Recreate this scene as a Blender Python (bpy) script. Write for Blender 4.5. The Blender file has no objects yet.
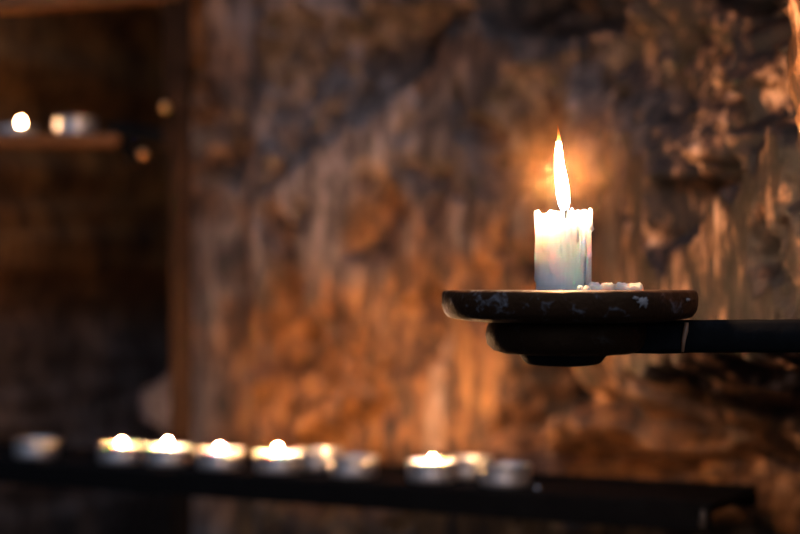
import bpy, bmesh, math, random
import numpy as np
from mathutils import Vector

random.seed(7)
scn = bpy.context.scene
COL = scn.collection
FX = 800 * 85 / 36          # focal length in pixels of an 800 px wide frame
CZ = 1.35                   # eye height above the floor
HOR = 285                   # row of the eye level


def at(px, py, Y):
    """a point of the photograph at the distance Y"""
    return Vector(((px - 400) / FX * Y, Y, CZ - (py - HOR) / FX * Y))


# ------------------------------------------------------------------ helpers
def tag(o, label=None, cat=None, group=None, kind=None):
    if label: o['label'] = label
    if cat: o['category'] = cat
    if group: o['group'] = group
    if kind: o['kind'] = kind
    return o


def empty(name, loc, label=None, cat=None, group=None, rz=0.0):
    o = bpy.data.objects.new(name, None)
    o.empty_display_size = 0.01
    COL.objects.link(o)
    o.location = loc
    o.rotation_euler = (0, 0, rz)
    return tag(o, label, cat, group)


def mesh(name, verts, faces, mat, parent=None, smooth=True, loc=None):
    me = bpy.data.meshes.new(name)
    me.from_pydata([tuple(v) for v in verts], [], faces)
    bm = bmesh.new(); bm.from_mesh(me)
    bmesh.ops.recalc_face_normals(bm, faces=bm.faces); bm.to_mesh(me); bm.free()
    me.update()
    if smooth:
        me.polygons.foreach_set('use_smooth', [True] * len(me.polygons))
    if mat: me.materials.append(mat)
    o = bpy.data.objects.new(name, me)
    COL.objects.link(o)
    if parent: o.parent = parent
    if loc is not None: o.location = loc
    return o


def copy_tree(o, parent=None):
    c = o.copy(); COL.objects.link(c); c.parent = parent
    for ch in o.children: copy_tree(ch, c)
    return c


def lathe(prof, n=64, wob=None, zwob=None, cx=0.0, cy=0.0, cap=True):
    """surface of revolution; wob(theta, z, r)->r, zwob(theta, z, r)->z"""
    V, F = [], []
    m = len(prof)
    for (r, z) in prof:
        for k in range(n):
            t = 2 * math.pi * k / n
            rr = wob(t, z, r) if wob else r
            zz = zwob(t, z, r) if zwob else z
            V.append((cx + rr * math.cos(t), cy + rr * math.sin(t), zz))
    for i in range(m - 1):
        for k in range(n):
            a, b = i * n + k, i * n + (k + 1) % n
            F.append((a, b, b + n, a + n))
    if cap:
        F.append(tuple(range(n - 1, -1, -1)))
        F.append(tuple(range((m - 1) * n, m * n)))
    return V, F


def tube(pts, rads, n=16):
    V, F = [], []
    m = len(pts)
    P = [Vector(p) for p in pts]
    for i in range(m):
        d = (P[min(i + 1, m - 1)] - P[max(i - 1, 0)]).normalized()
        a = Vector((1, 0, 0)) if abs(d.x) < 0.9 else Vector((0, 1, 0))
        u = d.cross(a).normalized(); w = d.cross(u).normalized()
        for k in range(n):
            t = 2 * math.pi * k / n
            V.append(P[i] + rads[i] * (math.cos(t) * u + math.sin(t) * w))
    for i in range(m - 1):
        for k in range(n):
            a, b = i * n + k, i * n + (k + 1) % n
            F.append((a, a + n, b + n, b))
    F.append(tuple(range(n))); F.append(tuple(range(m * n - 1, (m - 1) * n - 1, -1)))
    return V, F


# ------------------------------------------------------------------ noise
def _hash(ix, iy, seed):
    h = (ix.astype(np.int64) * 374761393 + iy.astype(np.int64) * 668265263 + seed * 974711) & 0x7fffffff
    h = ((h ^ (h >> 13)) * 1274126177) & 0x7fffffff
    h = ((h ^ (h >> 15)) * 60493) & 0x7fffffff
    return ((h ^ (h >> 16)) & 0xffff) / 65535.0


def gnoise(x, y, seed=0):
    x0, y0 = np.floor(x), np.floor(y)
    fx, fy = x - x0, y - y0
    ux = fx * fx * fx * (fx * (fx * 6 - 15) + 10)
    uy = fy * fy * fy * (fy * (fy * 6 - 15) + 10)

    def g(ix, iy, dx, dy):
        a = _hash(ix, iy, seed) * 2 * np.pi
        return np.cos(a) * dx + np.sin(a) * dy
    n00 = g(x0, y0, fx, fy); n10 = g(x0 + 1, y0, fx - 1, fy)
    n01 = g(x0, y0 + 1, fx, fy - 1); n11 = g(x0 + 1, y0 + 1, fx - 1, fy - 1)
    return 1.5 * ((n00 * (1 - ux) + n10 * ux) * (1 - uy) + (n01 * (1 - ux) + n11 * ux) * uy)


def fbm(x, y, octv=5, seed=0, gain=0.5, ridged=False):
    s = 0; a = 1.0
    for k in range(octv):
        n = gnoise(x * 2 ** k, y * 2 ** k, seed + k * 17)
        if ridged: n = 0.5 - 1.6 * np.abs(n)
        s = s + a * n; a *= gain
    return s


def sstep(a, b, x):
    t = np.clip((x - a) / (b - a), 0, 1)
    return t * t * (3 - 2 * t)


def n1(t, seed=0):
    """scalar noise"""
    return float(gnoise(np.array([t]), np.array([seed * 3.7 + .31]), seed)[0])


# ------------------------------------------------------------------ materials
class NT:
    def __init__(s, name):
        s.m = bpy.data.materials.new(name); s.m.use_nodes = True
        s.t = s.m.node_tree; s.t.nodes.clear()
        s.out = s.t.nodes.new('ShaderNodeOutputMaterial')

    def n(s, typ, props=None, **inp):
        o = s.t.nodes.new(typ)
        for k, v in (props or {}).items(): setattr(o, k, v)
        for k, v in inp.items():
            k2 = k.replace('_', ' ')
            sock = o.inputs[k2] if k2 in o.inputs else o.inputs[int(k[1:])]
            if isinstance(v, bpy.types.NodeSocket): s.t.links.new(v, sock)
            else: sock.default_value = v
        return o

    def ramp(s, fac, stops):
        r = s.t.nodes.new('ShaderNodeValToRGB')
        el = r.color_ramp.elements
        while len(el) < len(stops): el.new(0.5)
        for e, (p, c) in zip(el, stops):
            e.position = p; e.color = (*c, 1) if len(c) == 3 else c
        s.t.links.new(fac, r.inputs[0])
        return r.outputs[0]

    def coord(s, scale=(1, 1, 1), kind='Object'):
        tc = s.n('ShaderNodeTexCoord')
        mp = s.n('ShaderNodeMapping', Vector=tc.outputs[kind], Scale=scale)
        return mp.outputs[0]

    def noise(s, vec, scale, detail=4, rough=.55, dist=0.0):
        return s.n('ShaderNodeTexNoise', Vector=vec, Scale=scale, Detail=detail, Roughness=rough, Distortion=dist).outputs[0]

    def mix(s, fac, a, b, blend='MIX'):
        o = s.n('ShaderNodeMix', {'data_type': 'RGBA', 'blend_type': blend})
        for sock, v in ((o.inputs[0], fac), (o.inputs[6], a), (o.inputs[7], b)):
            if isinstance(v, bpy.types.NodeSocket): s.t.links.new(v, sock)
            else: sock.default_value = v if not isinstance(v, tuple) else (*v, 1)
        return o.outputs[2]

    def math(s, op, a, b=0.0):
        o = s.n('ShaderNodeMath', {'operation': op})
        for sock, v in ((o.inputs[0], a), (o.inputs[1], b)):
            if isinstance(v, bpy.types.NodeSocket): s.t.links.new(v, sock)
            else: sock.default_value = v
        return o.outputs[0]

    def surf(s, sh): s.t.links.new(sh, s.out.inputs['Surface']); return s.m


def principled(nt, **kw): return nt.n('ShaderNodeBsdfPrincipled', **kw)


def mat_rock(name, near=False):
    nt = NT(name)
    v = nt.coord((1, 1, 1))
    vs = nt.coord((1.0, 1.0, 0.36))          # drawn out vertically: flowstone
    zone = nt.n('ShaderNodeAttribute', {'attribute_name': 'mineral'})
    sep = nt.n('ShaderNodeSeparateColor', Color=zone.outputs['Color'])
    grey, flow, runs = sep.outputs[0], sep.outputs[1], sep.outputs[2]
    big = nt.noise(v, 9, 5, .6, .4)
    mid = nt.noise(vs, 58, 8, .70, .3)
    fine = nt.noise(vs, 140, 4, .65, .2)
    ochre = nt.ramp(big, [(.30, (.09, .034, .010)), (.50, (.30, .128, .034)), (.68, (.46, .225, .070))])
    slate = nt.ramp(big, [(.30, (.10, .075, .065)), (.55, (.25, .20, .185)), (.72, (.36, .30, .29))])
    c = nt.mix(grey, ochre, slate)
    tan = nt.ramp(mid, [(.40, (.010, .006, .004)), (.49, (.11, .050, .022)), (.56, (.46, .25, .135)), (.66, (.80, .56, .40))])
    crust_shade = nt.noise(vs, 17, 6, .62, .2)
    cz = nt.n('ShaderNodeAttribute', {'attribute_name': 'crust_shade'}).outputs['Fac']
    tan = nt.mix(nt.ramp(nt.math('SUBTRACT', crust_shade, nt.math('MULTIPLY', cz, .14)), [(.485, (1, 1, 1)), (.525, (0, 0, 0))]), tan, nt.ramp(mid, [(.40, (.004, .0025, .002)), (.57, (.030, .015, .008)), (.68, (.40, .23, .13))]))
    c = nt.mix(flow, c, tan)
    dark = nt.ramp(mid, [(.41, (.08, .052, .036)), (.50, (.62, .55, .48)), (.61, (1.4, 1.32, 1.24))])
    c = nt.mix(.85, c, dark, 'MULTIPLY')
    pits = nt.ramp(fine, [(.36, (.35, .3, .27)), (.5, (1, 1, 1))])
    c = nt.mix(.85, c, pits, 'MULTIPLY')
    wax = nt.n('ShaderNodeMath', {'operation': 'MULTIPLY'}, i0=runs, i1=nt.ramp(fine, [(.35, (.2,) * 3), (.6, (1,) * 3)]))
    c = nt.mix(wax.outputs[0], c, (.62, .50, .42))
    rgh = nt.n('ShaderNodeMapRange', Value=mid, i1=.3, i2=.7, i3=.62, i4=.30)
    h = nt.math('ADD', nt.math('MULTIPLY', mid, 1.0), nt.math('MULTIPLY', fine, .4))
    b = nt.n('ShaderNodeBump', Height=h, Strength=.8, Distance=.006)
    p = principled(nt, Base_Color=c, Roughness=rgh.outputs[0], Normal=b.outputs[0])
    p.inputs['Specular IOR Level'].default_value = .55
    return nt.surf(p.outputs[0])


def mat_iron(name, base=(.012, .011, .011), worn=(.16, .17, .19), scale=90, amt=(.52, .70), rough=.42, metal=0.0, bump=.5, spec=.5, tint=None):
    nt = NT(name)
    v = nt.coord()
    a = nt.noise(v, scale, 6, .68, .5)
    b_ = nt.noise(v, scale * .3, 3, .5)
    f = nt.n('ShaderNodeMapRange', Value=nt.math('ADD', nt.math('MULTIPLY', a, .65), nt.math('MULTIPLY', b_, .35)), i1=amt[0], i2=amt[1]).outputs[0]
    c = nt.mix(f, base, worn)
    rg = nt.n('ShaderNodeMapRange', Value=a, i1=.3, i2=.7, i3=rough + .15, i4=rough - .1).outputs[0]
    bp = nt.n('ShaderNodeBump', Height=a, Strength=bump, Distance=.0015)
    p = principled(nt, Base_Color=c, Roughness=rg, Metallic=metal, Normal=bp.outputs[0])
    p.inputs['Specular IOR Level'].default_value = spec
    if tint: p.inputs['Specular Tint'].default_value = (*tint, 1)
    return nt.surf(p.outputs[0])


def mat_simple(name, col, rough=.5, metal=0.0, sss=0.0, rad=(1, .5, .25), sscale=.01, noise=0.0, nscale=200):
    nt = NT(name)
    c = col
    p = principled(nt, Roughness=rough, Metallic=metal)
    if noise:
        v = nt.coord()
        f = nt.noise(v, nscale, 4)
        cc = nt.ramp(f, [(.35, tuple(x * (1 - noise) for x in col)), (.6, col)])
        nt.t.links.new(cc, p.inputs['Base Color'])
        bp = nt.n('ShaderNodeBump', Height=f, Strength=.25, Distance=.001)
        nt.t.links.new(bp.outputs[0], p.inputs['Normal'])
    else:
        p.inputs['Base Color'].default_value = (*col, 1)
    if sss:
        p.inputs['Subsurface Weight'].default_value = sss
        p.inputs['Subsurface Radius'].default_value = rad
        p.inputs['Subsurface Scale'].default_value = sscale
    return nt.surf(p.outputs[0])


def mat_flame(name, stops, strengths, h):
    """emission along the flame's height h (object z from 0 to h)"""
    nt = NT(name)
    tc = nt.n('ShaderNodeTexCoord')
    z = nt.n('ShaderNodeSeparateXYZ', Vector=tc.outputs['Object']).outputs[2]
    f = nt.n('ShaderNodeMapRange', Value=z, i1=0.0, i2=h).outputs[0]
    c = nt.ramp(f, stops)
    mx = max(s for _, s in strengths)
    s = nt.ramp(f, [(p, (v / mx,) * 3) for p, v in strengths])
    e = nt.n('ShaderNodeEmission', Color=c, Strength=nt.math('MULTIPLY', s, mx))
    nt.m.cycles.emission_sampling = 'FRONT_BACK'
    return nt.surf(e.outputs[0])


S_CANDLE = 2900
S_TEA = 8800
M = {}
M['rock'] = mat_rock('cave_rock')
M['iron'] = mat_iron('sooted_iron', base=(.005, .005, .005), worn=(.018, .017, .017), amt=(.5, .75), rough=.6, spec=.15)
M['plate'] = mat_iron('worn_dark_plate', base=(.026, .012, .006), worn=(.20, .21, .23), scale=130, amt=(.55, .72), rough=.5, bump=.9, spec=.22, tint=(1, .55, .28))
M['rust'] = mat_iron('rusty_brown_iron', base=(.016, .008, .004), worn=(.040, .019, .009), amt=(.35, .7), rough=.8, bump=.2, spec=.1)
M['wood'] = mat_iron('brown_wood', base=(.12, .046, .011), worn=(.17, .068, .018), scale=60, amt=(.3, .7), rough=.6, bump=.3, spec=.3)
M['black'] = mat_iron('black_iron', base=(.002, .002, .0022), worn=(.005, .005, .005), amt=(.5, .8), rough=.75, bump=.25, spec=.10)
M['wax'] = mat_simple('candle_wax', (.97, .84, .77), .42, sss=1.0, rad=(1.0, .60, .48), sscale=.040)
M['flake'] = mat_simple('spilt_wax', (.98, .64, .50), .5, sss=1.0, rad=(1, .6, .4), sscale=.009)
M['teawax'] = mat_simple('tealight_wax', (.95, .86, .72), .3, sss=.7, rad=(1, .5, .2), sscale=.006)
M['alu'] = mat_simple('aluminium_cup', (.58, .57, .57), .42, metal=.85)
M['brass'] = mat_simple('brass', (.9, .45, .18), .28, metal=1.0)
M['wick'] = mat_simple('charred_wick', (.012, .008, .008), .9)
M['floor'] = mat_simple('dark_earth_floor', (.035, .028, .024), .85, noise=.5, nscale=25)
M['flame'] = mat_flame('candle_flame',
    [(0, (.72, .70, 1)), (.20, (1, .80, .70)), (.35, (1, .56, .27)), (.78, (1, .50, .22)), (.88, (1, .34, .07)), (1, (1, .22, .03))],
    [(0, .9), (.16, 60), (.35, S_CANDLE), (.74, S_CANDLE), (.84, 6.0), (.93, 1.3), (1, .5)], .044)
M['teaflame'] = mat_flame('tealight_flame',
    [(0, (.9, .7, .7)), (.3, (1, .54, .245)), (1, (1, .44, .16))],
    [(0, 20), (.3, S_TEA), (.75, S_TEA), (1, 6)], .0045)

# ------------------------------------------------------------------ the rock
def axis(lo, hi, step, olo, ohi):
    core = list(np.arange(lo, hi + 1e-6, step))
    s, x = step, lo
    pre = []
    while x > olo:
        s *= 1.12; x -= s; pre.append(max(x, olo))
    s, x = step, hi
    post = []
    while x < ohi:
        s *= 1.12; x += s; post.append(min(x, ohi))
    return np.array(pre[::-1] + core + post)


def blob(u, v, cu, cv, ru, rv, rot=0.0, p=2):
    du, dv = u - cu, v - cv
    c, s = math.cos(rot), math.sin(rot)
    a = (du * c + dv * s) / ru; b = (-du * s + dv * c) / rv
    return np.exp(-(a * a + b * b) ** (p / 2))


def build_rock():
    # plan of the wall: it comes nearer from left to right
    plan = np.array([(-900, 2.35), (-200, 1.95), (0, 1.87), (200, 1.78), (350, 1.70), (470, 1.61), (560, 1.51), (620, 1.39), (680, 1.27),
                     (740, 1.19), (800, 1.10), (860, 1.04), (950, .98), (1400, .90)])
    cx_, cy_ = (plan[:, 0] - 400) / FX * plan[:, 1], plan[:, 1]
    xx = np.linspace(-2.7, 1.3, 4001)
    yy = np.interp(xx, cx_, cy_)
    yy = np.convolve(np.pad(yy, 30, 'edge'), np.ones(61) / 61, 'valid')
    ss = np.concatenate([[0], np.cumsum(np.hypot(np.diff(xx), np.diff(yy)))])
    mm = np.gradient(yy, xx)
    s_at = lambda x: float(np.interp(x, xx, ss))
    sa = axis(s_at(-.74), s_at(.285), .0032, 0.0, ss[-1])
    zs = axis(CZ - .24, CZ + .27, .0032, -.02, 2.9)
    S_, Z = np.meshgrid(sa, zs)
    X, Y0, slope = (np.interp(S_, ss, q) for q in (xx, yy, mm))
    S_ = S_ - s_at(0.0)
    nx_, ny_ = -slope / np.hypot(1, slope), 1 / np.hypot(1, slope)      # into the rock
    # u, v: the rock's own drawing board (about 1888 units per metre at a metre's distance)
    u = 400 + FX * X / Y0
    v = HOR - FX * (Z - CZ) / Y0
    wu = 26 * fbm(u / 110, v / 110, 3, 5); wv = 26 * fbm(u / 110, v / 110, 3, 9)
    uw, vw = u + wu, v + wv
    d = np.zeros_like(X)
    # deep passage on the left
    edge = np.interp(v, [-300, 0, 90, 250, 330, 450, 700], [60, 50, 75, 118, 130, 120, 110])
    d += .66 * sstep(edge + 22, edge - 70, uw)
    # rounded shoulder of the big face
    diag = np.interp(v, [-300, 0, 90, 250, 330, 450], [110, 90, 110, 138, 138, 128])
    d += .24 * sstep(diag + 18, diag - 30, uw)
    d += .07 * sstep(diag + 95, diag + 45, uw) * sstep(300, 150, vw)
    d += .05 * sstep(diag + 120, diag + 10, uw)
    # unseen left side, brought forward to keep daylight out of the passage
    d -= 1.15 * sstep(-95, -230, uw)
    # slope of boulders in the passage
    d -= .52 * blob(uw, vw, 115, 390, 120, 42, math.radians(-42)) * sstep(215, 160, uw)
    d -= .16 * blob(uw, vw, 40, 290, 34, 60)
    # hollow under the overhang along the top
    d += .08 * blob(uw, vw, 540, -6, 120, 28, math.radians(-8), 3)
    d -= .05 * blob(uw, vw, 430, -70, 260, 70, 0, 3)
    d += .05 * blob(uw, vw, 405, 35, 26, 22)
    # the face on the right comes forward
    # ... but it is undercut above the end of the shelf
    d += .17 * sstep(310, 500, v + 1.5 * wu) * sstep(520, 640, u + wv) * sstep(830, 765, u + .5 * wv)
    # hollows of the right face
    d += .065 * blob(uw, vw, 690, 190, 22, 75, math.radians(8), 2)
    d += .06 * blob(uw, vw, 712, 40, 24, 85, math.radians(4), 3)
    d += .05 * blob(uw, vw, 772, 285, 22, 42, 0, 3)
    d += .07 * blob(uw, vw, 655, 215, 12, 40, math.radians(10), 3)
    d += .05 * blob(uw, vw, 735, 425, 40, 52, math.radians(20), 3)
    d += .05 * blob(uw, vw, 560, 470, 46, 16, 0, 3)
    # rib of light stone from upper right to lower left
    d -= .045 * blob(uw, vw, 690, 262, 95, 16, math.radians(-52))
    d -= .035 * blob(uw, vw, 752, 170, 14, 90, math.radians(5))
    d -= .035 * blob(uw, vw, 700, 380, 14, 60, math.radians(8))
    # hollow beside the golden face under the sconce
    d += .085 * blob(uw, vw, 508, 400, 26, 66, math.radians(10), 3)
    d -= .030 * blob(uw, vw, 452, 370, 16, 120)
    d += .03 * blob(uw, vw, 290, 300, 14, 110, math.radians(4))
    # roughness
    flow = sstep(560, 690, uw)
    n_big = fbm(S_ * 5 + 3, Z * 5, 4, 21)
    n_mid = fbm(S_ * 17, Z * 12, 5, 33, .55)
    n_fl = .5 * fbm(S_ * 26, Z * 8, 5, 47, .6, True) + .8 * fbm(S_ * 40, Z * 15, 4, 147, .6)
    n_fl2 = fbm(S_ * 85 + .01 * wv, Z * 30, 4, 57, .6) - .2
    d += .055 * n_big + .030 * n_mid
    d -= flow * (.020 * n_fl + .009 * n_fl2) + (1 - flow) * (.008 * n_fl + .003 * n_fl2)
    d = np.maximum(d, .085 * sstep(255, 215, u))      # stands clear of the iron stand
    Xw, Yw = X + d * nx_, Y0 + d * ny_
    V = np.stack([Xw, Yw, Z], -1).reshape(-1, 3)
    ny, nx = X.shape
    i = np.arange((ny - 1) * (nx - 1)); r, c = i // (nx - 1), i % (nx - 1)
    a = r * nx + c
    F = np.stack([a, a + 1, a + nx + 1, a + nx], -1)
    me = bpy.data.meshes.new('wall_back')
    me.vertices.add(len(V)); me.vertices.foreach_set('co', V.ravel())
    me.loops.add(F.size); me.loops.foreach_set('vertex_index', F.ravel().astype(np.int32))
    me.polygons.add(len(F))
    me.polygons.foreach_set('loop_start', (np.arange(len(F)) * 4).astype(np.int32))
    me.polygons.foreach_set('use_smooth', np.ones(len(F), bool))
    me.update(calc_edges=True); me.validate()
    # kinds of stone: grey slab above, ochre below, flowstone at the right, pale mineral runs
    grey = np.clip(sstep(310, 150, vw + 120 * n_mid + 60 * n_big + .25 * (u - 330)) * sstep(150, 290, uw + 50 * n_mid + .4 * v) * 1.1 + 1.0 * sstep(200, 140, uw) * sstep(260, 400, vw), 0, 1)
    grey *= 1 - .8 * blob(uw, vw, 430, 45, 60, 30)
    fl = np.maximum(sstep(545, 670, uw + 30 * n_mid), np.maximum(.9 * blob(uw, vw, 520, 395, 46, 70, 0, 3), .9 * blob(uw, vw, 560, 12, 160, 40, -.12, 3)))
    runs = (blob(u, v, 437, 400, 7, 70, 0, 3) + .8 * blob(u, v, 447, 320, 4, 40, 0, 3) + .5 * blob(u, v, 428, 440, 4, 50, 0, 3)
            + .7 * blob(u, v, 610, 400, 5, 30, 0, 3) + .5 * blob(u, v, 225, 360, 7, 40, 0, 3))
    at_ = me.attributes.new('mineral', 'FLOAT_COLOR', 'POINT')
    colr = np.stack([grey, fl, np.clip(.55 * runs, 0, 1), np.ones_like(grey)], -1).astype(np.float32)
    at_.data.foreach_set('color', colr.ravel())
    # black mineral crust, with the plate's and hollows' shade painted into its colour
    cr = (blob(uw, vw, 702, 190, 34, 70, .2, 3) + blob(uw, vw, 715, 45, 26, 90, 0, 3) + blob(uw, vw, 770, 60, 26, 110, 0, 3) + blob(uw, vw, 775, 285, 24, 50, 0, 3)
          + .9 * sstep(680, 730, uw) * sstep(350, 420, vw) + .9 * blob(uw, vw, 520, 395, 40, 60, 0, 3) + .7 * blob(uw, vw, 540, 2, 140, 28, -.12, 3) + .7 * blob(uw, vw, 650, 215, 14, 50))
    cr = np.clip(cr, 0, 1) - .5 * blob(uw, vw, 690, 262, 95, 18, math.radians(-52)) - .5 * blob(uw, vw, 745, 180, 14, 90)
    me.attributes.new('crust_shade', 'FLOAT', 'POINT').data.foreach_set('value', cr.astype(np.float32).ravel())
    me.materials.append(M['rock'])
    o = bpy.data.objects.new('wall_back', me); COL.objects.link(o)
    return tag(o, kind='structure')


build_rock()


def build_outcrop():
    """the nearer bulge of rock at the right edge, into which the sconce arm runs"""
    na, nz = 90, 150
    zz = np.linspace(CZ - .75, CZ + .6, nz)
    aa = np.linspace(math.radians(100), math.radians(290), na)
    A, Zg = np.meshgrid(aa, zz)
    v = HOR - FX * (Zg - CZ) / 1.06
    left = np.interp(v, [-600, -60, 20, 60, 100, 140, 165, 220, 330, 600], [790, 796, 799, 797, 800, 808, 816, 829, 838, 852])
    xl = (left - 400) / FX * 1.04
    nse = fbm(A * 2.2, Zg * 14, 4, 71) * .005 + fbm(A * 9, Zg * 60, 4, 83, .6) * .005 + fbm(A * 26, Zg * 190, 3, 93, .6) * .0028
    cx, cy = .52, 1.045
    R = cx - xl
    X = cx + R * np.cos(A) - nse * 1.0
    Y = cy + .14 * np.sin(A) + nse * .8
    V = np.stack([X, Y, Zg], -1).reshape(-1, 3)
    F = []
    for r in range(nz - 1):
        for c in range(na - 1):
            a = r * na + c
            F.append((a, a + 1, a + na + 1, a + na))
    o = mesh('wall_right', V, F, M['rock'])
    at_ = o.data.attributes.new('mineral', 'FLOAT_COLOR', 'POINT')
    c = np.tile(np.array([.0, .6, .0, 1], np.float32), len(V))
    at_.data.foreach_set('color', c)
    return tag(o, kind='structure')


build_outcrop()
fv = [(-3, -1.5, 0), (2.2, -1.5, 0), (2.2, 3.6, 0), (-3, 3.6, 0)]
tag(mesh('floor', fv, [(0, 1, 2, 3)], M['floor'], smooth=False), kind='structure')

# ------------------------------------------------------------------ the sconce
YS = .977
PX = YS / FX                                  # metres per photograph pixel at the sconce


def sx(px): return (px - 400) * PX
def sz(py): return CZ - (py - HOR) * PX


pc = Vector((sx(569), YS, sz(290)))
sconce = empty('candle_sconce', (pc.x, pc.y, sz(366)),
               'dark iron wall sconce with a round drip plate on a flat arm', 'sconce')


def loc_s(px, py, dy=0): return Vector(((px - 569) * PX, dy, (366 - py) * PX))


def ring_noise(seed, amp):
    def f(t, z, r):
        return r + amp * (n1(3 + 2.2 * math.cos(t) + 1.1 * math.sin(t) + z * 60, seed) + .6 * n1(9 * math.cos(t) + 5 * math.sin(t) + z * 300, seed + 3)) * min(1, r / .02)
    return f


zt = (366 - 290) * PX
p_ = PX
prof = [(0.001, zt - 7 * p_), (20 * p_, zt - 8 * p_), (44 * p_, zt - 32 * p_), (64 * p_, zt - 31 * p_), (78 * p_, zt - 32.5 * p_), (100 * p_, zt - 31 * p_), (116 * p_, zt - 28.5 * p_),
        (122 * p_, zt - 26.5 * p_), (125.5 * p_, zt - 22 * p_), (127.5 * p_, zt - 14 * p_), (127.8 * p_, zt - 8 * p_), (126.8 * p_, zt - 3 * p_), (124.5 * p_, zt - .6 * p_),
        (121 * p_, zt), (112 * p_, zt - .1 * p_), (90 * p_, zt - .5 * p_), (40 * p_, zt - .5 * p_), (0.001, zt - .5 * p_)]
V, F = lathe(prof, 128, ring_noise(11, .0011))
mesh('drip_plate', V, F, M['plate'], sconce)
prof = [(0.001, zt - 64 * p_), (40 * p_, zt - 65 * p_), (62 * p_, zt - 63.5 * p_), (74 * p_, zt - 60 * p_), (79 * p_, zt - 54 * p_), (81 * p_, zt - 44 * p_), (80.5 * p_, zt - 36 * p_),
        (78 * p_, zt - 33 * p_), (70 * p_, zt - 31.5 * p_), (0.001, zt - 31 * p_)]
V, F = lathe(prof, 96, ring_noise(23, .0011), cx=-1 * p_)
mesh('socket_cup', V, F, mat_iron('socket_iron', base=(.018, .008, .004), worn=(.06, .055, .05), scale=110, amt=(.57, .75), rough=.55, bump=.9, spec=.25, tint=(1, .62, .36)), sconce)
prof = [(0.001, 0), (20 * p_, 0), (34 * p_, 1.5 * p_), (38 * p_, 4 * p_), (41 * p_, 8 * p_), (46 * p_, 14 * p_), (0.001, 15 * p_)]
V, F = lathe(prof, 64, ring_noise(31, .0008), cx=-6 * p_)
mesh('boss', V, F, M['iron'], sconce)
# flat arm running into the rock
def bar(p0, p1, w, h, seg=24, amp=.0006, seed=5):
    """box bar from p0 to p1 (both ends in the same frame), width w across y, height h, slightly hammered"""
    p0, p1 = Vector(p0), Vector(p1)
    d = (p1 - p0); L = d.length; d.normalize()
    up = Vector((0, 0, 1)) if abs(d.z) < .9 else Vector((0, 1, 0))
    sd = d.cross(up).normalized(); up = sd.cross(d).normalized()
    b = min(w, h) * .12
    cs = [(-w / 2 + b, -h / 2), (w / 2 - b, -h / 2), (w / 2, -h / 2 + b), (w / 2, h / 2 - b), (w / 2 - b, h / 2), (-w / 2 + b, h / 2), (-w / 2, h / 2 - b), (-w / 2, -h / 2 + b)]
    V, F = [], []
    for i in range(seg + 1):
        t = i / seg
        for k, (a, c) in enumerate(cs):
            e = amp * n1(t * seg * .7 + k * 5.3, seed + k)
            V.append(p0 + d * (L * t) + sd * (a + e) + up * (c + e * (1 if c > 0 else -1)))
    for i in range(seg):
        for k in range(8):
            a, c = i * 8 + k, i * 8 + (k + 1) % 8
            F.append((a, a + 8, c + 8, c))
    F.append(tuple(range(8))); F.append(tuple(range(seg * 8 + 7, seg * 8 - 1, -1)))
    return V, F


V, F = bar(loc_s(600, 338), loc_s(676, 336.5), .030, 31 * p_, 10, .0004, 8)
mesh('arm_socket', V, F, M['black'], sconce, smooth=False)
V, F = bar(loc_s(640, 336.5), loc_s(1045, 334.5), .022, 32.5 * p_, 24, .0004, 5)
arm = mesh('arm', V, F, M['black'], sconce)
V, F = tube([loc_s(683, 322, -.0125), loc_s(682, 330, -.0125), loc_s(680, 340, -.0124), loc_s(679, 351, -.0122)], [.0010, .0014, .0011, .0007], 10)
tag(mesh('wax_drip', V, F, mat_simple('brown_wax', (.30, .15, .08), .35, sss=.3, sscale=.003), arm), 'thin brown wax run down the front of the arm')
# soft light scuffs: flaked wax stuck on the front of the plate
def stuck(cx_, cy_, w, h, seed):
    V, F = [], []
    n = 20; rng = random.Random(seed)
    rr = [rng.uniform(.45, 1.0) for _ in range(n)]
    def surf(px, py, out):
        x = (px - 569) * p_
        R = 127.6 * p_ + out
        return Vector((x, -math.sqrt(max(R * R - x * x, 1e-8)), (366 - py) * p_))
    V.append(surf(cx_, cy_, .0012))
    for ring, o in ((.5, .0011), (1.0, -.0009)):
        for k in range(n):
            t = 2 * math.pi * k / n
            V.append(surf(cx_ + w * ring * rr[k] * math.cos(t), cy_ + h * ring * rr[k] * math.sin(t), o))
    for k in range(n):
        k2 = (k + 1) % n
        F.append((0, 1 + k2, 1 + k)); F.append((1 + k, 1 + k2, 1 + n + k2, 1 + n + k))
    return V, F
for (a, b, w, h, s) in ((629, 301, 9, 9, 3), (678, 299, 5, 3.4, 8), (621, 297, 5, 3, 5)):
    V, F = stuck(a, b, w, h, s)
    tag(mesh('wax_splash', V, F, mat_simple('old_wax', (.22, .19, .175), .7), sconce), 'pale dried wax splash on the plate edge')

# ------------------------------------------------------------------ the candle
ctop = 213
RC = 27.7 * p_
plate_top = sz(290) - .9 * p_
candle = empty('pillar_candle', (sx(563.6), YS, plate_top),
               'burning short ivory pillar candle with a ragged molten rim standing on the iron plate', 'candle')
H0 = sz(ctop) - plate_top
FR = 1.5 * math.pi                            # the side towards the camera


def ang(a, b): return abs((a - b + math.pi) % (2 * math.pi) - math.pi)


def px_angle(px): return FR + math.asin(max(-.98, min(.98, (px - 563.6) / 28.6)))


drips = [(567.5, 2.6, .62), (573.0, 2.0, .40), (582.5, 3.0, .92), (556.5, 2.2, .55), (548, 2.4, .75), (589, 2.0, .6), (577.5, 1.6, .7), (561, 1.5, .35), (541, 1.7, .5)]
dr = [(px_angle(a), w / 28.6, l) for a, w, l in drips] + [(.6, .12, .6), (1.4, .1, .8), (2.2, .12, .5), (2.8, .1, .9)]


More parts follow.
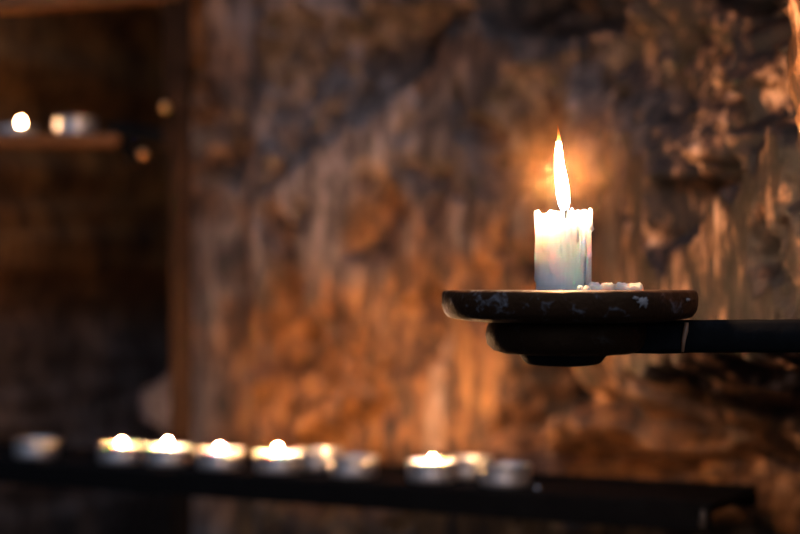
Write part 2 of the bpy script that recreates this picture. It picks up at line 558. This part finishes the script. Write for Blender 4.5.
def crown(t):
    h = (1.6 * n1(2.3 * math.cos(t) + 4, 101) + 2.2 * n1(6 * math.cos(t) + 5 * math.sin(t), 103) + 1.2 * n1(15 * math.cos(t) + 11 * math.sin(t), 105)) * p_ * 1.5
    h += 4.0 * p_ * math.exp(-(ang(t, px_angle(583)) / .10) ** 2)
    h += 2.0 * p_ * math.exp(-(ang(t, px_angle(572)) / .25) ** 2)
    h -= 10 * p_ * math.exp(-(ang(t, px_angle(564.5)) / .10) ** 4)
    return h


def body_wob(t, z, r):
    k = z / H0
    rr = r + .0004 * n1(3 * math.cos(t) + 3 * math.sin(t) + z * 90, 111) + .00018 * n1(24 * t, 113)
    if r > RC * .9:
        for (a, w, l) in dr:
            low = 1 - l
            g = math.exp(-(ang(t, a) / w) ** 2)
            rr += .0010 * g * float(sstep(low - .03, low + .05, np.float64(k))) * (1 + .35 * math.exp(-((k - low - .06) / .06) ** 2))
        rr += .0007 * math.exp(-(ang(t, 0.05) / .18) ** 2) * float(sstep(.8, .96, np.float64(k)))
    return rr


prof = [(RC * .98, 0), (RC, .0006)] + [(RC, H0 * k / 34) for k in range(1, 34)] + [(RC * .995, H0), (RC * .965, H0 + .0004), (RC * .92, H0 + .0001), (RC * .89, H0 - .0008),
        (RC * .86, H0 - .003), (RC * .78, H0 - .0048), (RC * .5, H0 - .0056), (RC * .2, H0 - .0057), (.0004, H0 - .0057)]


def body_z(t, z, r):
    k = max(0.0, min(1.0, (z - H0 * .72) / (H0 * .28)))
    if r < RC * .84: return z
    return z + crown(t) * k * k


V, F = lathe(prof, 160, body_wob, body_z)
mesh('candle_body', V, F, M['wax'], candle)
for (px0, y0, y1, r0) in ((589.5, 216, 232, .0013), (582.5, 240, 286, .0010), (575, 226, 243, .0009)):
    t = px_angle(px0)
    pts, rad = [], []
    for k in range(8):
        q = k / 7
        zz = sz(y0 + (y1 - y0) * q) - plate_top
        R = RC + .0006 + .0002 * q
        pts.append((R * math.cos(t), R * math.sin(t), zz)); rad.append(r0 * (.45 + .45 * q + .35 * math.exp(-((q - .85) / .15) ** 2)) * (1 if k < 7 else .4))
    V, F = tube(pts, rad, 12)
    mesh('wax_drip', V, F, M['wax'], candle)


def lc(px, py, dy=0.0): return Vector(((px - 563.6) * p_, dy, sz(py) - plate_top))


zb = H0 - .0057
wk = [lc(563.6, 224, -.0085), lc(563.8, 219, -.0085), lc(564.3, 213, -.0080), lc(565.2, 207.5, -.0070)]
V, F = tube(wk, [.0009, .0009, .0009, .0006], 10)
wick = mesh('wick', V, F, M['wick'], candle)
fl = [(564.2, 214, 1.2), (563.6, 211, 3.2), (563.2, 207, 4.8), (562.7, 202, 5.9), (562.0, 195, 6.2), (561.2, 187, 6.2), (560.2, 180, 5.9), (559.0, 171, 5.0),
      (558.1, 163, 4.3), (557.7, 156, 3.8), (557.6, 150, 3.2), (557.7, 144, 2.5), (557.8, 139, 1.7), (557.5, 134, 1.05), (557.0, 129.5, .6), (556.8, 126, .15)]
base = lc(564, 214, -.0065)
V, F = tube([lc(a, b, -.0065) - base for a, b, _ in fl], [r * p_ for _, _, r in fl], 20)
fo = mesh('flame', V, F, M['flame'], candle, loc=base)
tag(fo, 'tall white flame leaning left with an orange tip')

# spilt wax on the plate
def flake(name, px0, px1, h, seed, dy, label):
    w = (px1 - px0) * p_ / 2
    rng = random.Random(seed)
    n = 36
    V, F = [], []
    rings = [(1.0, 0.0), (1.0, .3), (.93, .72), (.8, .95), (.5, .85), (.2, .9)]
    ph = [rng.uniform(0, 6.28) for _ in range(4)]
    for (q, zz) in rings:
        for k in range(n):
            t = 2 * math.pi * k / n
            e = 1 + .07 * math.sin(3 * t + ph[0]) + .05 * math.sin(7 * t + ph[1])
            hh = 1 + .25 * math.sin(2 * t + ph[2]) + .2 * math.sin(5 * t + ph[3])
            V.append((w * q * e * math.cos(t), w * .55 * q * e * math.sin(t), h * p_ * zz * hh))
    m = len(rings)
    for i in range(m - 1):
        for k in range(n):
            a, b = i * n + k, i * n + (k + 1) % n
            F.append((a, b, b + n, a + n))
    F.append(tuple(range(n - 1, -1, -1))); F.append(tuple(range((m - 1) * n, m * n)))
    o = mesh(name, V, F, M['flake'], loc=(sx((px0 + px1) / 2), YS + dy, plate_top))
    return tag(o, label, 'wax', 'spilt wax lumps on the sconce plate')
flake('wax_flake', 610, 642, 6.6, 2, -.004, 'flat pinkish wax lump lying farthest right of the candle on the iron plate')
flake('wax_flake', 584, 609, 6.8, 4, -.020, 'low pinkish wax lump lying against the right foot of the tall burning candle')
flake('wax_flake', 572, 585, 4.5, 9, -.026, 'smallest crumb of spilt wax in front of the right foot of the tall candle')

# ball of orange scattering haze added round the flame to imitate lens glow
def mat_haze(name, dens, rad):
    nt = NT(name)
    tc = nt.n('ShaderNodeTexCoord')
    ln = nt.n('ShaderNodeVectorMath', {'operation': 'LENGTH'}, i0=tc.outputs['Object']).outputs['Value']
    fo = nt.n('ShaderNodeMapRange', {'interpolation_type': 'SMOOTHSTEP'}, Value=ln, i1=.0, i2=rad, i3=dens, i4=0.0)
    vs = nt.n('ShaderNodeVolumeScatter', Color=(1, .52, .22, 1), Density=fo.outputs[0], Anisotropy=.2)
    nt.t.links.new(vs.outputs[0], nt.out.inputs['Volume'])
    return nt.m

def haze(c, r, dens):
    prof = [(r * math.sin(math.pi * k / 24) + 1e-5, -r * math.cos(math.pi * k / 24)) for k in range(25)]
    V, F = lathe(prof, 48)
    o = mesh('candle_halo', V, F, None, loc=c)
    o.data.materials.append(mat_haze('candle_halo', dens, r))
    return tag(o, 'faint warm smoke haze hanging round the tall candle flame', 'halo', kind='stuff')
haze((sx(561), YS, sz(176)), .054, .28)

# ------------------------------------------------------------------ the lower shelf
RD = Vector((-.394, .23, 0)).normalized()     # direction of the shelf, towards the left and away
h_sh = .1495
R0 = Vector((.078, 1.41, CZ - h_sh))          # under the tealight at the right


def shelf_pt(px, off=0.0):
    """point of the shelf's top on the line through column px; off = towards the wall"""
    nrm = Vector((.23, .394, 0)).normalized()
    o = R0 + nrm * off
    k = (px - 400) / FX                       # x = k*y
    s = (k * o.y - o.x) / (RD.x - k * RD.y)
    return o + RD * s


A, B = shelf_pt(728), shelf_pt(-70)
shelf = empty('candle_shelf', tuple((A + B) / 2), 'long black iron candle shelf running along the rock under the tealights', 'shelf',
              rz=math.atan2((A - B).y, (A - B).x))
L = (A - B).length


def bx(name, x0, x1, y0, y1, z0, z1, mat, parent, seed=3, amp=.0005):
    V, F = bar(((x0), (y0 + y1) / 2, (z0 + z1) / 2), ((x1), (y0 + y1) / 2, (z0 + z1) / 2), abs(y1 - y0), abs(z1 - z0), 60 if x1 - x0 > .3 else 8, amp, seed)
    return mesh(name, V, F, mat, parent, smooth=False)


bx('shelf_board', -L / 2, L / 2, -.030, .056, -.006, 0, M['black'], shelf)
bx('front_rail', -L / 2, L / 2, -.035, -.029, -.020, -.0015, M['black'], shelf, 6)
bx('back_rail', -L / 2, L / 2, .056, .061, -.012, .004, M['black'], shelf, 9)
for q in (-.42, .1):
    V2, F2 = bar((q * L, -.02, -.0105), (q * L, .13, -.0105), .02, .008, 6)
    mesh('bracket', V2, F2, M['black'], shelf, smooth=False)
def screw(px, py):
    p = shelf_pt(px)
    o = p - Vector(shelf.location)
    c, s = math.cos(-shelf.rotation_euler.z), math.sin(-shelf.rotation_euler.z)
    lx = o.x * c - o.y * s
    V, F = lathe([(.0023, 0), (.0020, .0012), (.0003, .0018)], 14)
    V = [(lx + a, -.008 + b, cc) for a, b, cc in V]
    tag(mesh('screw_head', V, F, mat_simple('bright_steel', (.8, .85, .9), .25, metal=1.0), shelf), 'bright steel screw head')
screw(542, 490)
pd = shelf_pt(722)
V, F = tube([Vector((0, 0, 0)), Vector((.0004, 0, -.006)), Vector((.0002, 0, -.011)), Vector((0, 0, -.014))], [.0012, .0020, .0024, .0009], 10)
lp = pd - Vector(shelf.location); c_, s_ = math.cos(-shelf.rotation_euler.z), math.sin(-shelf.rotation_euler.z)
mesh('wax_drip', V, F, mat_simple('grey_wax', (.05, .04, .03), .35), shelf, loc=(lp.x * c_ - lp.y * s_, -.0372, -.004))

# ------------------------------------------------------------------ tealights
def make_tealight(lit=True, hgt=.0155, name='tealight'):
    root = empty(name, (0, 0, 0))
    r = .0190
    cup = [(.0005, 0), (r - .0012, 0), (r - .0004, .0006), (r, .002)] + [(r + (.00025 if i % 2 else 0), .002 + (hgt - .003) * i / 5) for i in range(1, 6)] + \
          [(r + .0008, hgt - .0006), (r + .0009, hgt), (r - .0004, hgt), (r - .0006, hgt - .002), (r - .0007, .0012), (.0005, .0011)]
    V, F = lathe(cup, 40, cap=False)
    mesh('cup', V, F, M['alu'], root)
    wz = hgt - (.0007 if lit else .0030)
    V, F = lathe([(.0005, .0012), (r - .0009, .0012), (r - .0009, wz), (r - .003, wz - .0006), (.0005, wz - .0007)], 40)
    mesh('wax', V, F, M['teawax'], root)
    V, F = tube([(0, 0, wz - .002), (.0003, 0, wz + .001), (.0006, .0001, wz + .0024)], [.0008, .0008, .0006], 8)
    mesh('wick', V, F, M['wick'], root)
    if lit:
        hs = [(0, .0005), (.0005, .0010), (.0013, .0014), (.0021, .0014), (.003, .0011), (.0038, .0006), (.0045, .0002)]
        V, F = tube([(.0006, .0001, a) for a, _ in hs], [b for _, b in hs], 14)
        mesh('flame', V, F, M['teaflame'], root, loc=(0, 0, wz + .0008))
    return root


lit0 = make_tealight(True); unlit0 = make_tealight(False)
used = {'lit': False, 'un': False}
def place(px, lit, off, label, rz, pt=None, group='tealights on the long iron shelf', fs=1.0):
    proto = lit0 if lit else unlit0
    key = 'lit' if lit else 'un'
    o = proto if not used[key] else copy_tree(proto)
    used[key] = True
    o.location = pt if pt is not None else shelf_pt(px, off)
    o.rotation_euler = (0, 0, rz)
    for c in o.children:
        if c.name.startswith('flame'): c.scale = (1, 1, fs)
    tag(o, label, 'tealight', group)
    return o


place(121, True, 0, 'leftmost burning tealight on the long iron shelf, right of a gap', .3, fs=.6)
place(167.5, True, .004, 'burning tealight second from the left among the lit ones of the row', 1.1, fs=1.15)
place(220, True, 0, 'burning tealight third of the lit row on the iron shelf, low flame', 2.0, fs=.75)
place(278.5, True, 0, 'burning tealight fourth of the lit row, left of an unlit silver one', 4.0, fs=1.3)
place(432, True, 0, 'lone burning tealight right of the gap, second tealight from the right end', 5.2, fs=.75)
place(36, False, 0, 'unlit tealight alone at the far left end of the iron shelf', .2)
place(353, False, 0, 'unlit silver tealight in the middle of the shelf beside the gap', .9)
place(505, False, 0, 'unlit silver tealight at the right end of the row below the sconce', 1.7)
place(318, False, .036, 'tealight set back in the second row behind the middle unlit one', 2.5)
place(467, False, .036, 'tealight set back in the second row between the two rightmost tealights', 3.1)

# ------------------------------------------------------------------ the stand on the left
YR = 1.76
def ps(px, py, dy=0): return at(px, py, YR + dy)
PR = YR / FX
stand_o = Vector((ps(181, 0).x, YR, 0))
stand = empty('candle_stand', stand_o, 'tall dark iron candle stand with an upper shelf at the left of the photo', 'candle stand')
def ls(px, py, dy=0): return Vector(((px - 181) * PR, dy, CZ - (py - HOR) * PR))
V, F = bar((0, 0, 0), (0, 0, ls(0, -45).z), 21 * PR, 18 * PR, 40, .0008, 14)
post = mesh('post', V, F, M['rust'], stand, smooth=False)
V, F = bar((-13 * PR, -.006, ls(0, 150).z), (-13 * PR, -.006, ls(0, -45).z), 8 * PR, 8 * PR, 30, .0006, 19)
mesh('rod', V, F, M['rust'], stand, smooth=False)
V, F = bar((-245 * PR, 0, 0), (-245 * PR, 0, ls(0, -45).z), 17 * PR, 17 * PR, 40, .0008, 15)
mesh('post', V, F, M['rust'], stand, smooth=False)
shz = ls(0, 136).z
V, F = bar((-245 * PR, 0, shz - .0045), (-60 * PR, 0, shz - .0045), .055, .009, 30, .0006, 27)
mesh('upper_shelf', V, F, M['wood'], stand, smooth=False)
V, F = bar((-245 * PR, 0, ls(0, 9).z), (0, 0, ls(0, -7).z), .03, 14 * PR, 30, .0006, 37)
mesh('top_bar', V, F, M['wood'], stand, smooth=False)
# forged clamp between shelf and post
V, F = tube([ls(106, 133), ls(122, 132), ls(140, 134), ls(160, 137), ls(176, 140)], [9 * PR, 11 * PR, 9 * PR, 9 * PR, 7 * PR], 18)
cl = mesh('clamp', V, F, M['black'], stand)
V, F = tube([ls(128, 136), ls(126, 148), ls(133, 158), ls(142, 162)], [9 * PR, 9 * PR, 7 * PR, 5 * PR], 16)
mesh('scroll', V, F, M['black'], cl)
def knob(px, py, r, parent, name='knob'):
    prof = [(r * math.sin(math.pi * k / 12) + 1e-5, -r * math.cos(math.pi * k / 12)) for k in range(13)]
    V, F = lathe(prof, 20)
    # short neck towards the iron behind it
    return tag(mesh(name, V, F, M['brass'], parent, loc=ls(px, py, -.022)), 'small brass knob')
knob(168, 110, .0050, stand); knob(146, 156, .0042, cl)

# tealights on the upper shelf
sp = Vector((ps(77, 0).x, YR - .006, shz + stand_o.z))
o = place(0, False, 0, 'unlit silver tealight on the upper shelf of the stand, near the post', .5, pt=sp, group='tealights on the upper shelf of the stand')
M['teaflame_small'] = mat_flame('small_tealight_flame', [(0, (.9, .7, .7)), (.3, (1, .54, .245)), (1, (1, .44, .16))], [(0, 10), (.3, 450), (.75, 450), (1, 6)], .0045)
slim = make_tealight(True, .0085)
slim.location = (ps(17, 0).x, YR - .006, shz)
slim.rotation_euler = (0, 0, .2)
for c in slim.children:
    if c.name.startswith('flame'): c.data = c.data.copy(); c.data.materials[0] = M['teaflame_small']; c.scale = (1.3, 1.3, 1.6); c.location.x += .004
tag(slim, 'shallow burning tealight at the left end of the upper shelf', 'tealight', 'tealights on the upper shelf of the stand')

# ------------------------------------------------------------------ light of day from the cave mouth
w = bpy.data.worlds.new('cave_mouth'); scn.world = w; w.use_nodes = True
t = w.node_tree; t.nodes.clear()
wo = t.nodes.new('ShaderNodeOutputWorld'); bg = t.nodes.new('ShaderNodeBackground')
tc = t.nodes.new('ShaderNodeTexCoord'); dp = t.nodes.new('ShaderNodeVectorMath'); dp.operation = 'DOT_PRODUCT'
dp.inputs[1].default_value = Vector((-.02, -.62, .78)).normalized()
mr = t.nodes.new('ShaderNodeMapRange'); mr.inputs[1].default_value = .35; mr.inputs[2].default_value = 1.0
mr.inputs[3].default_value = .002; mr.inputs[4].default_value = 1.12
t.links.new(tc.outputs['Generated'], dp.inputs[0]); t.links.new(dp.outputs['Value'], mr.inputs[0])
t.links.new(mr.outputs[0], bg.inputs['Strength'])
bg.inputs['Color'].default_value = (.60, .72, 1.0, 1)
t.links.new(bg.outputs[0], wo.inputs[0])

# ------------------------------------------------------------------ camera
cd = bpy.data.cameras.new('camera'); co = bpy.data.objects.new('camera', cd); COL.objects.link(co)
co.location = (0, 0, CZ); co.rotation_euler = (math.radians(90), 0, 0)
cd.lens = 85; cd.sensor_width = 36; cd.shift_y = (HOR - 267) / 800
cd.clip_start = .01
cd.dof.use_dof = True; cd.dof.focus_distance = YS - .012; cd.dof.aperture_fstop = 4.7
scn.camera = co

vs = scn.view_settings
vs.view_transform = 'Standard'; vs.look = 'None'; vs.gamma = 1; vs.use_curve_mapping = False; vs.exposure = 0
scn.cycles.use_denoising = True
scn.cycles.sample_clamp_indirect = 25
scn.cycles.max_bounces = 6
